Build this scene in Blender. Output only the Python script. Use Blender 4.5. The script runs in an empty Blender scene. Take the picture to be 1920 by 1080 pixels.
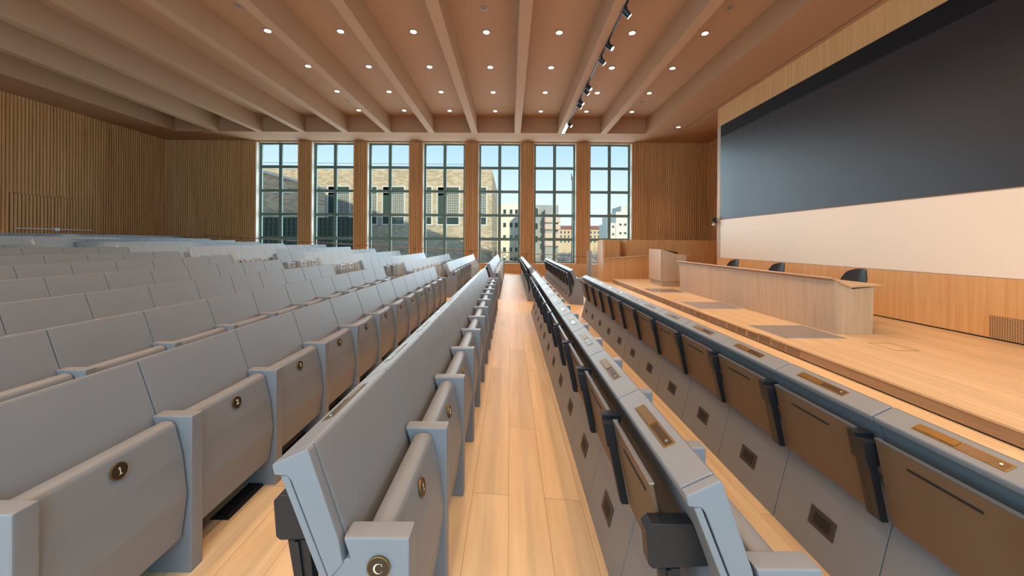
import bpy, bmesh, math, random
from mathutils import Vector, Matrix
random.seed(7)
PI = math.pi
EYE = 1.59            # height of the lens above the flat floor before the stage; all levels below are given from the lens
SC = bpy.context.scene
COL = SC.collection

# ------------------------------------------------------------------ materials
def new_mat(name):
    m = bpy.data.materials.new(name); m.use_nodes = True
    nt = m.node_tree
    return m, nt, nt.nodes['Principled BSDF']
def nd(nt, kind, **kw):
    n = nt.nodes.new(kind)
    for k, v in kw.items(): setattr(n, k, v)
    return n
def plain(name, col, rough=.5, metal=0., spec=.5, noise=0., nscale=20., bump=0.):
    m, nt, b = new_mat(name)
    b.inputs['Base Color'].default_value = (*col, 1); b.inputs['Roughness'].default_value = rough
    b.inputs['Metallic'].default_value = metal; b.inputs['Specular IOR Level'].default_value = spec
    if noise or bump:
        tc = nd(nt, 'ShaderNodeTexCoord'); n = nd(nt, 'ShaderNodeTexNoise')
        n.inputs['Scale'].default_value = nscale; n.inputs['Detail'].default_value = 4
        nt.links.new(tc.outputs['Object'], n.inputs['Vector'])
        if noise:
            mx = nd(nt, 'ShaderNodeMix', data_type='RGBA')
            mx.inputs['A'].default_value = (*[c*(1-noise) for c in col], 1); mx.inputs['B'].default_value = (*[min(1, c*(1+noise)) for c in col], 1)
            nt.links.new(n.outputs['Fac'], mx.inputs['Factor']); nt.links.new(mx.outputs['Result'], b.inputs['Base Color'])
        if bump:
            bp = nd(nt, 'ShaderNodeBump'); bp.inputs['Strength'].default_value = bump; bp.inputs['Distance'].default_value = .002
            nt.links.new(n.outputs['Fac'], bp.inputs['Height']); nt.links.new(bp.outputs['Normal'], b.inputs['Normal'])
    return m
def wood(name, dark, light, rough=.45, grain=(30, 30, 1.2), plank=None, spec=.4, blend=None):
    """Wood with grain stretched along the axis of the smallest scale; plank = (long, wide, axis) adds board joints."""
    m, nt, b = new_mat(name)
    b.inputs['Roughness'].default_value = rough; b.inputs['Specular IOR Level'].default_value = spec
    tc = nd(nt, 'ShaderNodeTexCoord'); mp = nd(nt, 'ShaderNodeMapping'); mp.inputs['Scale'].default_value = grain
    nt.links.new(tc.outputs['Object'], mp.inputs['Vector'])
    n = nd(nt, 'ShaderNodeTexNoise'); n.inputs['Scale'].default_value = 1; n.inputs['Detail'].default_value = 6; n.inputs['Roughness'].default_value = .62
    n.inputs['Distortion'].default_value = .6
    rp = nd(nt, 'ShaderNodeValToRGB'); rp.color_ramp.elements[0].position = .3; rp.color_ramp.elements[1].position = .72
    rp.color_ramp.elements[0].color = (*dark, 1); rp.color_ramp.elements[1].color = (*light, 1)
    out = rp.outputs['Color']
    if plank:
        lng, wid, axis = plank
        mp2 = nd(nt, 'ShaderNodeMapping')
        if axis == 'Y': mp2.inputs['Rotation'].default_value = (0, 0, PI/2)
        if axis == 'Z': mp2.inputs['Rotation'].default_value = (PI/2, 0, PI/2)
        nt.links.new(tc.outputs['Object'], mp2.inputs['Vector'])
        bk = nd(nt, 'ShaderNodeTexBrick'); bk.offset = .37; bk.offset_frequency = 2
        bk.inputs['Scale'].default_value = 1; bk.inputs['Brick Width'].default_value = lng; bk.inputs['Row Height'].default_value = wid
        bk.inputs['Mortar Size'].default_value = .0016; bk.inputs['Mortar Smooth'].default_value = 0
        bk.inputs['Color1'].default_value = (0, 0, 0, 1); bk.inputs['Color2'].default_value = (1, 1, 1, 1); bk.inputs['Mortar'].default_value = (.5, .5, .5, 1)
        nt.links.new(mp2.outputs['Vector'], bk.inputs['Vector'])
        ad = nd(nt, 'ShaderNodeVectorMath', operation='SCALE'); ad.inputs['Scale'].default_value = 7.3
        nt.links.new(bk.outputs['Color'], ad.inputs[0])
        av = nd(nt, 'ShaderNodeVectorMath', operation='ADD')
        nt.links.new(mp.outputs['Vector'], av.inputs[0]); nt.links.new(ad.outputs['Vector'], av.inputs[1])
        nt.links.new(av.outputs['Vector'], n.inputs['Vector'])
        hs = nd(nt, 'ShaderNodeHueSaturation')
        mr = nd(nt, 'ShaderNodeMapRange'); mr.inputs['To Min'].default_value = .92; mr.inputs['To Max'].default_value = 1.07
        nt.links.new(bk.outputs['Color'], mr.inputs['Value']); nt.links.new(mr.outputs['Result'], hs.inputs['Value'])
        nt.links.new(out, hs.inputs['Color'])
        mx = nd(nt, 'ShaderNodeMix', data_type='RGBA'); mx.inputs['B'].default_value = (*[c*.6 for c in dark], 1)
        nt.links.new(bk.outputs['Fac'], mx.inputs['Factor']); nt.links.new(hs.outputs['Color'], mx.inputs['A'])
        out = mx.outputs['Result']
    else:
        nt.links.new(mp.outputs['Vector'], n.inputs['Vector'])
    nt.links.new(n.outputs['Fac'], rp.inputs['Fac']); nt.links.new(out, b.inputs['Base Color'])
    return m
def emit(name, col, strength):
    m = bpy.data.materials.new(name); m.use_nodes = True; nt = m.node_tree
    for n in list(nt.nodes): nt.nodes.remove(n)
    e = nd(nt, 'ShaderNodeEmission'); e.inputs['Color'].default_value = (*col, 1); e.inputs['Strength'].default_value = strength
    o = nd(nt, 'ShaderNodeOutputMaterial'); nt.links.new(e.outputs['Emission'], o.inputs['Surface'])
    return m
def glass_mat(name):
    m = bpy.data.materials.new(name); m.use_nodes = True; nt = m.node_tree
    for n in list(nt.nodes): nt.nodes.remove(n)
    t = nd(nt, 'ShaderNodeBsdfTransparent'); t.inputs['Color'].default_value = (.93, .97, .95, 1)
    g = nd(nt, 'ShaderNodeBsdfGlossy'); g.inputs['Roughness'].default_value = .02
    f = nd(nt, 'ShaderNodeFresnel'); f.inputs['IOR'].default_value = 1.12
    mx = nd(nt, 'ShaderNodeMixShader'); o = nd(nt, 'ShaderNodeOutputMaterial')
    nt.links.new(f.outputs['Fac'], mx.inputs['Fac']); nt.links.new(t.outputs['BSDF'], mx.inputs[1]); nt.links.new(g.outputs['BSDF'], mx.inputs[2])
    nt.links.new(mx.outputs['Shader'], o.inputs['Surface'])
    return m
def bricks(name, a, b_, mortar, scale=1.):
    m, nt, b = new_mat(name); b.inputs['Roughness'].default_value = .9
    tc = nd(nt, 'ShaderNodeTexCoord'); mp = nd(nt, 'ShaderNodeMapping'); mp.inputs['Rotation'].default_value = (PI/2, 0, 0)
    bk = nd(nt, 'ShaderNodeTexBrick'); bk.inputs['Scale'].default_value = scale
    bk.inputs['Brick Width'].default_value = .7; bk.inputs['Row Height'].default_value = .24; bk.inputs['Mortar Size'].default_value = .022
    bk.inputs['Color1'].default_value = (*a, 1); bk.inputs['Color2'].default_value = (*b_, 1); bk.inputs['Mortar'].default_value = (*mortar, 1)
    nt.links.new(tc.outputs['Object'], mp.inputs['Vector']); nt.links.new(mp.outputs['Vector'], bk.inputs['Vector'])
    nt.links.new(bk.outputs['Color'], b.inputs['Base Color'])
    return m
def perforated(name, col, hole, pitch):
    m, nt, b = new_mat(name); b.inputs['Roughness'].default_value = .5
    tc = nd(nt, 'ShaderNodeTexCoord'); v = nd(nt, 'ShaderNodeTexVoronoi'); v.inputs['Scale'].default_value = 1/pitch; v.inputs['Randomness'].default_value = 0
    gt = nd(nt, 'ShaderNodeMath', operation='LESS_THAN'); gt.inputs[1].default_value = .33
    mx = nd(nt, 'ShaderNodeMix', data_type='RGBA'); mx.inputs['A'].default_value = (*col, 1); mx.inputs['B'].default_value = (*hole, 1)
    nt.links.new(tc.outputs['Object'], v.inputs['Vector']); nt.links.new(v.outputs['Distance'], gt.inputs[0])
    nt.links.new(gt.outputs[0], mx.inputs['Factor']); nt.links.new(mx.outputs['Result'], b.inputs['Base Color'])
    return m

M = dict(
    leather=plain('grey leather', (.200, .196, .195), .42, spec=.5, noise=.04, nscale=6, bump=.08),
    tan=plain('brown leather', (.15, .085, .045), .5, spec=.35, noise=.05, nscale=8),
    black=plain('black coated steel', (.010, .011, .013), .42, spec=.45),
    gun=plain('dark steel edge', (.42, .44, .47), .32, metal=.85),
    brass=plain('brass', (.24, .135, .042), .38, metal=.8, noise=.12, nscale=60),
    disc=plain('dark brown enamel', (.034, .02, .011), .35),
    ivory=plain('pale brass numerals', (.80, .70, .48), .4, metal=.2),
    bronze=plain('bronze plate', (.05, .038, .03), .5, metal=.2),
    slot=plain('dark slot', (.008, .008, .008), .6),
    floor=wood('oak floor boards', (.585, .39, .215), (.715, .505, .30), .5, grain=(16, .9, 16), plank=(2.1, .205, 'Y'), spec=.22),
    deck=wood('oak stage boards', (.545, .36, .20), (.665, .465, .275), .36, grain=(12, .7, 12), plank=(2.6, .16, 'Y'), spec=.4),
    riser=wood('oak riser', (.30, .17, .09), (.43, .26, .145), .5, grain=(14, 1, 14)),
    rib=wood('ribbed oak cladding', (.50, .215, .065), (.68, .34, .125), .5, grain=(9, 9, .35)),
    panel=wood('oak veneer', (.60, .30, .11), (.73, .41, .175), .42, grain=(14, 14, .5)),
    desk=wood('limed oak veneer', (.45, .315, .215), (.54, .39, .275), .45, grain=(14, 14, .5)),
    deskend=wood('oak veneer end', (.50, .34, .20), (.60, .43, .27), .45, grain=(14, 14, .5)),
    desktop=wood('oak table top', (.46, .29, .16), (.60, .40, .235), .4, grain=(18, .8, 18)),
    plaster=plain('taupe plaster', (.44, .235, .125), .85, spec=.2, noise=.03, nscale=2),
    beam=plain('taupe beam', (.46, .265, .15), .8, spec=.2),
    bar=plain('satin steel', (.68, .68, .67), .5, metal=.3),
    white=plain('white board', (.82, .72, .60), .38, spec=.5),
    screen=plain('charcoal screen', (.022, .020, .025), .34, spec=.55),
    screenblack=plain('black screen border', (.008, .007, .008), .6, spec=.2),
    reveal=plain('cream reveal', (.62, .57, .48), .6),
    frame=plain('grey green window frame', (.15, .205, .16), .6, spec=.3),
    chrome=plain('brushed steel', (.62, .62, .62), .28, metal=.9),
    grey=plain('grey painted steel', (.34, .33, .33), .5),
    whitepaint=plain('white paint', (.75, .75, .74), .5),
    hatch=plain('grey glass hatch', (.20, .185, .175), .12, spec=.6),
    chair=plain('black chair mesh', (.012, .013, .016), .5, bump=.3, nscale=300),
    glass=glass_mat('window glass'),
    perf=perforated('perforated oak', (.50, .29, .135), (.10, .05, .02), .028),
    grille=perforated('grille', (.22, .125, .07), (.07, .04, .02), .018),
    lamp=emit('lit lamp lens', (1., .80, .58), 14.),
    brick=bricks('yellow brick', (.60, .47, .30), (.36, .27, .17), (.58, .50, .38)),
    stone=plain('pale stone', (.62, .60, .52), .8),
    greyrender=plain('grey render', (.36, .36, .34), .9, noise=.08, nscale=.6),
    cream=plain('cream render', (.86, .79, .62), .9, noise=.05, nscale=.5),
    sand=plain('sand render', (.62, .47, .30), .9, noise=.05, nscale=.5),
    pinkrender=plain('pink balcony render', (.62, .47, .38), .9),
    roof=plain('terracotta roof', (.42, .15, .08), .9, noise=.15, nscale=3),
    darkglass=plain('dark window', (.03, .05, .045), .15, spec=.7),
    greendark=plain('dark green paint', (.022, .055, .042), .5),
    lattice=plain('pale lattice', (.55, .52, .42), .7),
    asphalt=plain('pale paving', (.50, .45, .36), .9, noise=.1, nscale=.4),
    bark=plain('bare bark', (.16, .12, .07), .9),
    leaf=plain('olive leaves', (.10, .11, .04), .9, noise=.3, nscale=4),
)

# ------------------------------------------------------------------ mesh helpers
def mesh_of(name, bm, mat, smooth=40):
    me = bpy.data.meshes.new(name); bm.normal_update(); bm.to_mesh(me); bm.free()
    if mat: me.materials.append(M[mat] if isinstance(mat, str) else mat)
    if smooth:
        for p in me.polygons: p.use_smooth = True
        at = [[] for _ in me.vertices]
        for p in me.polygons:
            for v in p.vertices: at[v].append((p.normal.copy(), p.area))
        lim = math.cos(math.radians(smooth)); nrm = []
        for p in me.polygons:
            for v in p.vertices:
                acc = Vector()
                for n, a in at[v]:
                    if n.dot(p.normal) > lim: acc += n*a
                nrm.append((acc if acc.length > 0 else p.normal).normalized())
        me.normals_split_custom_set(nrm)
    return me
def link(name, me, parent=None, loc=(0, 0, 0), rot=(0, 0, 0)):
    o = bpy.data.objects.new(name, me); COL.objects.link(o)
    o.location = loc; o.rotation_euler = rot
    if parent: o.parent = parent
    return o
def tag(o, label, cat, group=None, kind=None):
    o['label'] = label; o['category'] = cat
    if group: o['group'] = group
    if kind: o['kind'] = kind
    return o
def thing(name, label, cat, loc=(0, 0, 0), group=None, rot=0.):
    o = bpy.data.objects.new(name, None); COL.objects.link(o)
    o.empty_display_size = .1; o.location = (loc[0], loc[1], loc[2]+EYE); o.rotation_euler = (0, 0, rot)
    return tag(o, label, cat, group)
def structure(name, bm, mat, parent=None, smooth=40):
    """bm in lens-relative coordinates"""
    o = link(name, mesh_of(name, bm, mat, smooth), parent, (0, 0, 0) if parent else (0, 0, EYE))
    o['kind'] = 'structure'
    return o
def B(): return bmesh.new()
def box(bm, a, b, bev=0., seg=2):
    vs = [bm.verts.new((x, y, z)) for x in (a[0], b[0]) for y in (a[1], b[1]) for z in (a[2], b[2])]
    fs = [bm.faces.new([vs[i] for i in q]) for q in ((0, 1, 3, 2), (4, 6, 7, 5), (0, 4, 5, 1), (2, 3, 7, 6), (0, 2, 6, 4), (1, 5, 7, 3))]
    bmesh.ops.recalc_face_normals(bm, faces=fs)
    if bev: bmesh.ops.bevel(bm, geom=list({e for f in fs for e in f.edges}), offset=bev, segments=seg, affect='EDGES', profile=.5)
    return bm
def prism(bm, pts, a, b, axis='y', bev=0., seg=2):
    """polygon pts extruded from a to b. axis y: pts=(x,z); axis x: pts=(y,z); axis z: pts=(x,y)"""
    f = {'y': lambda p, t: (p[0], t, p[1]), 'x': lambda p, t: (t, p[0], p[1]), 'z': lambda p, t: (p[0], p[1], t)}[axis]
    r0 = [bm.verts.new(f(p, a)) for p in pts]; r1 = [bm.verts.new(f(p, b)) for p in pts]
    n = len(pts); fs = [bm.faces.new(r0), bm.faces.new(r1)]
    for i in range(n): fs.append(bm.faces.new((r0[i], r0[(i+1) % n], r1[(i+1) % n], r1[i])))
    bmesh.ops.recalc_face_normals(bm, faces=fs)
    if bev: bmesh.ops.bevel(bm, geom=list({e for q in fs for e in q.edges}), offset=bev, segments=seg, affect='EDGES', profile=.5)
    return bm
def cyl(bm, p, q, r, r2=None, n=16, cap=True):
    p, q = Vector(p), Vector(q); d = q-p
    mtx = Matrix.Translation((p+q)/2) @ d.to_track_quat('Z', 'Y').to_matrix().to_4x4()
    bmesh.ops.create_cone(bm, cap_ends=cap, segments=n, radius1=r, radius2=r if r2 is None else r2, depth=d.length, matrix=mtx)
    return bm
def tube(bm, pts, r, n=8):
    for a, b in zip(pts, pts[1:]): cyl(bm, a, b, r, n=n)
    for p in pts[1:-1]: bmesh.ops.create_uvsphere(bm, u_segments=n, v_segments=6, radius=r, matrix=Matrix.Translation(p))
    return bm
def ribs(bm, p0, p1, z0, z1, normal, pitch=.1, depth=.035):
    """vertical half-round ribs between two plan points, standing out along normal"""
    p0, p1, nv = Vector(p0), Vector(p1), Vector(normal)
    L = (p1-p0).length; n = max(1, round(L/pitch)); d = (p1-p0)/n
    prof = [(0, 0), (.10, 0), (.14, .55), (.24, .86), (.40, 1), (.60, 1), (.76, .86), (.86, .55), (.90, 0)]
    pl = [p0 + d*(i+t) + nv*depth*k for i in range(n) for t, k in prof] + [p1]
    lo = [bm.verts.new((p.x, p.y, z0)) for p in pl]; hi = [bm.verts.new((p.x, p.y, z1)) for p in pl]
    for i in range(len(pl)-1): bm.faces.new((lo[i], lo[i+1], hi[i+1], hi[i]))
    return bm
_textcache = {}
def serif_mesh(s, size, depth, mat):
    bm = B(); q = size*.36
    if s == 'C':
        N = 40; a0, a1 = math.radians(42), math.radians(318); o, i_ = [], []
        for t in range(N+1):
            a = a0+(a1-a0)*t/N
            o.append((q*.95*math.cos(a), q*math.sin(a))); i_.append((q*.18+q*.80*math.cos(a), q*.90*math.sin(a)))
        ov = [bm.verts.new((*p, 0)) for p in o]; iv = [bm.verts.new((*p, 0)) for p in i_]
        for t in range(N): bm.faces.new((ov[t], ov[t+1], iv[t+1], iv[t]))
        for pts in ([(q*.62, q*.92), (q*.74, q*.92), (q*.80, q*.38), (q*.74, q*.38)], [(q*.74, -q*.42), (q*.80, -q*.42), (q*.72, -q*.74), (q*.66, -q*.70)]): bm.faces.new([bm.verts.new((*p, 0)) for p in pts])
    else:
        for pts in ([(-q*.14, -q), (q*.14, -q), (q*.14, q), (-q*.14, q)], [(-q*.46, -q), (q*.46, -q), (q*.46, -q*.84), (-q*.46, -q*.84)], [(-q*.14, q), (-q*.14, q*.78), (-q*.46, q*.60), (-q*.46, q*.70)]): bm.faces.new([bm.verts.new((*p, 0)) for p in pts])
    r = bmesh.ops.extrude_face_region(bm, geom=bm.faces[:]); bmesh.ops.translate(bm, verts=[e for e in r['geom'] if isinstance(e, bmesh.types.BMVert)], vec=(0, 0, depth))
    bmesh.ops.recalc_face_normals(bm, faces=bm.faces[:])
    return mesh_of('lettering', bm, mat, 0)
def text_mesh(s, size, depth, mat):
    k = (s, size)
    if k not in _textcache and s in ('C', '1'): _textcache[k] = serif_mesh(s, size, depth, mat)
    if k not in _textcache:
        cu = bpy.data.curves.new('lettering', 'FONT'); cu.body = s; cu.size = size; cu.extrude = depth
        cu.align_x = 'CENTER'; cu.align_y = 'CENTER'; cu.offset = size*.012
        ob = bpy.data.objects.new('lettering', cu); COL.objects.link(ob)
        dg = bpy.context.evaluated_depsgraph_get()
        me = bpy.data.meshes.new_from_object(ob.evaluated_get(dg)); me.materials.clear(); me.materials.append(M[mat])
        bpy.data.objects.remove(ob); bpy.data.curves.remove(cu)
        _textcache[k] = me
    return _textcache[k]

# ------------------------------------------------------------------ levels and plan
WALL_Y, OUT_Y = 17.4, 17.72        # inner and outer face of the window wall
REAR_Y = -3.2
LEFT_X, BOARD_X, NOOK_X, NOOK_Y = -16.3, 7.34, 9.33, 13.05
SOFFIT, SLAB, RECESS_Y = 4.746, 5.39, 15.97
STAGE, FRONT = -1.428, -1.59
P = .56                            # seat spacing
# rows: (base x, floor level, near block?, first arm y)
ROWS = [(1.495, -1.555), (.44, -1.487), (-.617, -1.412), (-1.70, -1.395), (-2.7725, -1.394), (-3.845, -1.349), (-4.9175, -1.267),
        (-5.99, -1.187), (-7.0625, -1.109), (-8.135, -1.018), (-9.95, -.985), (-11.02, -.921), (-12.09, -.857), (-13.17, -.785), (-14.24, -.690)]
ORD = ['first', 'second', 'third', 'fourth', 'fifth', 'sixth', 'seventh', 'eighth', 'ninth', 'tenth', 'eleventh', 'twelfth', 'thirteenth', 'fourteenth', 'fifteenth']
NUM = ['one', 'two', 'three', 'four', 'five', 'six', 'seven', 'eight', 'nine', 'ten', 'eleven', 'twelve']

# ------------------------------------------------------------------ room shell
def shell():
    # raked floor: a ribbon through the row levels
    prof = [(LEFT_X, -.690), (-14.24, -.690)] + [(x+.18, h) for x, h in reversed(ROWS[:-1])] + [(2.15, FRONT), (NOOK_X+.2, FRONT)]
    bm = B()
    pts = prof + [(NOOK_X+.2, FRONT-.3), (LEFT_X, FRONT-.3)]
    prism(bm, pts, REAR_Y, OUT_Y+.1)
    structure('floor', bm, 'floor')
    # ceiling: soffit border, slab above the recess and its sides
    x0, x1 = -14.58, 5.84
    bm = B()
    T = 6.2
    box(bm, (LEFT_X-.3, REAR_Y, SOFFIT), (x0, OUT_Y+.1, T)); box(bm, (x1, REAR_Y, SOFFIT), (7.16, OUT_Y+.1, T))
    box(bm, (7.22, REAR_Y, SOFFIT), (NOOK_X+.3, OUT_Y+.1, T)); box(bm, (7.16, REAR_Y, SOFFIT+.10), (7.22, OUT_Y+.1, T))
    box(bm, (x0, RECESS_Y, SOFFIT), (x1, OUT_Y+.1, T)); box(bm, (x0, REAR_Y, SLAB), (x1, RECESS_Y, T))
    structure('ceiling', bm, 'plaster', smooth=0)
    for k in range(-7, 3):
        c = .294+1.868*k
        bm = B(); prism(bm, [(c-.13, SOFFIT), (c+.13, SOFFIT), (c+.15, SLAB), (c-.15, SLAB)], REAR_Y, RECESS_Y)
        structure('ceiling_beam', bm, 'beam', smooth=0)
    # side wall of ribs with a double door
    d0, dm, d1, dt = 11.97, 13.15, 14.34, 1.525
    bm = B(); n = (1, 0, 0)
    ribs(bm, (LEFT_X, REAR_Y, 0), (LEFT_X, d0-.012, 0), -.7, SOFFIT, n, .094)
    ribs(bm, (LEFT_X, d0-.012, 0), (LEFT_X, d1+.012, 0), dt+.012, SOFFIT, n, .094)
    ribs(bm, (LEFT_X, d1+.012, 0), (LEFT_X, WALL_Y, 0), -.7, SOFFIT, n, .094)
    box(bm, (LEFT_X-.25, REAR_Y, -2), (LEFT_X-.03, OUT_Y, T))
    structure('wall_left', bm, 'rib')
    for i, (a, b) in enumerate(((d0, dm-.006), (dm+.006, d1))):
        bm = B(); ribs(bm, (LEFT_X, a, 0), (LEFT_X, b, 0), -.69, dt, n, .094)
        box(bm, (LEFT_X-.03, a, -.69), (LEFT_X, b, dt))
        dr = structure('door_%d' % (i+1), bm, 'rib'); dr['label'] = 'ribbed oak leaf of the double door, ' + ('before' if i == 0 else 'beyond') + ' the meeting gap'; dr['category'] = 'door'
        bm = B(); y0, y1 = (a+.08, b-.02) if i == 0 else (a+.02, b-.08)
        tube(bm, [(LEFT_X+.11, y0, .37), (LEFT_X+.11, y1, .37)], .022)
        for y in (y0+.03, y1-.03): cyl(bm, (LEFT_X+.0, y, .37), (LEFT_X+.11, y, .37), .018)
        yk = y1 if i == 0 else y0
        box(bm, (LEFT_X, yk-.035, .31), (LEFT_X+.13, yk+.035, .43), .008)
        cyl(bm, (LEFT_X, yk, .16), (LEFT_X+.06, yk, .16), .03)
        structure('push_bar', bm, 'bar', dr)
    # window wall
    W0, WP, WW = -12.02, 2.63, 1.96
    edges = [(W0+i*WP, W0+i*WP+WW) for i in range(7)]
    SILL, HEAD = -.985, 4.70
    n = (0, -1, 0)
    def pier(name, a, b, zb):
        bm = B(); ribs(bm, (a, WALL_Y, 0), (b, WALL_Y, 0), zb, SOFFIT, n, .105, .045)
        return structure(name, bm, 'rib')
    pier('wall_far', LEFT_X, edges[0][0], -1.0)
    for i in range(6): pier('wall_far_pillar', edges[i][1], edges[i+1][0], SILL)
    pier('wall_far', edges[6][1], NOOK_X, -1.6)
    bm = B(); box(bm, (LEFT_X, WALL_Y-.035, -1.75), (NOOK_X, OUT_Y, SILL), .004); structure('wall_far_base', bm, 'panel')
    bm = B(); box(bm, (LEFT_X, WALL_Y, HEAD), (NOOK_X, OUT_Y+.1, SOFFIT)); structure('wall_far_head', bm, 'plaster', smooth=0)
    xs = [LEFT_X] + [v for e in edges for v in e] + [NOOK_X+.2]
    for a, b in zip(xs[::2], xs[1::2]):
        bm = B(); box(bm, (a, WALL_Y+.002, SILL), (b, OUT_Y+.1, HEAD)); structure('wall_far_reveal', bm, 'reveal', smooth=0)
    for i, (a, b) in enumerate(edges):
        bm = B(); y0, y1 = OUT_Y-.05, OUT_Y+.03; c = (a+b)/2
        f = .085
        box(bm, (a, y0, SILL), (a+f, y1, HEAD)); box(bm, (b-f, y0, SILL), (b, y1, HEAD)); box(bm, (c-.072, y0-.01, SILL), (c+.072, y1, HEAD))
        for k in range(6):
            z = SILL + (HEAD-SILL)*k/5; h = .066
            z0, z1 = max(SILL, z-h), min(HEAD, z+h)
            box(bm, (a+f, y0, z0), (c-.06, y1, z1)); box(bm, (c+.06, y0, z0), (b-f, y1, z1))
        w = structure('window_%d' % (i+1), bm, 'frame', smooth=0)
        w['label'] = 'tall grey green window, %s of the seven counted from the oak corner' % ORD[i]; w['category'] = 'window'
        bm = B(); box(bm, (a+.02, OUT_Y, SILL+.02), (b-.02, OUT_Y+.006, HEAD-.02)); structure('window_glass', bm, 'glass', w, smooth=0)
    # board wall with its band, dado and end, nook behind it
    bm = B()
    bt, bb = 4.11, -.49
    box(bm, (BOARD_X, REAR_Y, bt), (BOARD_X+.25, NOOK_Y, SOFFIT)); box(bm, (BOARD_X, REAR_Y, STAGE-.2), (BOARD_X+.25, NOOK_Y, bb))
    box(bm, (BOARD_X, NOOK_Y-.2, bb), (BOARD_X+.25, NOOK_Y, bt)); box(bm, (BOARD_X+.05, REAR_Y, bb), (BOARD_X+.25, NOOK_Y-.2, bt))
    structure('wall_right', bm, 'panel', smooth=0)
    bm = B(); box(bm, (BOARD_X-.012, NOOK_Y-.2, bb), (BOARD_X, NOOK_Y, bt), .003); structure('trim_1', bm, 'desk', smooth=0)
    bm = B(); box(bm, (BOARD_X-.006, REAR_Y, STAGE), (BOARD_X, NOOK_Y, STAGE+.02)); structure('baseboard_right', bm, 'slot', smooth=0)
    bm = B(); ribs(bm, (NOOK_X, NOOK_Y, 0), (NOOK_X, WALL_Y, 0), -1.7, SOFFIT, (-1, 0, 0), .098, .03); box(bm, (NOOK_X+.03, NOOK_Y-.3, -1.7), (NOOK_X+.25, OUT_Y, T))
    box(bm, (BOARD_X+.25, NOOK_Y-.3, -1.7), (NOOK_X+.05, NOOK_Y-.05, SOFFIT))
    structure('wall_nook', bm, 'rib')
    # wall behind the lens with the same tall openings
    bm = B(); y0, y1 = REAR_Y-.3, REAR_Y
    for a, b in zip(xs[::2], xs[1::2]): box(bm, (a-.1, y0, -2), (b+.1, y1, T))
    for a, b in edges: box(bm, (a, y0, -2), (b, y1, SILL)); box(bm, (a, y0, HEAD), (b, y1, T))
    structure('wall_rear', bm, 'panel', smooth=0)
    # unseen roof over the hall, its stage-side fall shaped to shadow the brick building
    bm = B(); prism(bm, [(-30, 6.2), (12, 6.2), (12, 10.5), (-30, 24.5)], 4, 17.9); structure('roof', bm, 'roof', smooth=0)
    return edges
EDGES = shell()

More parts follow.
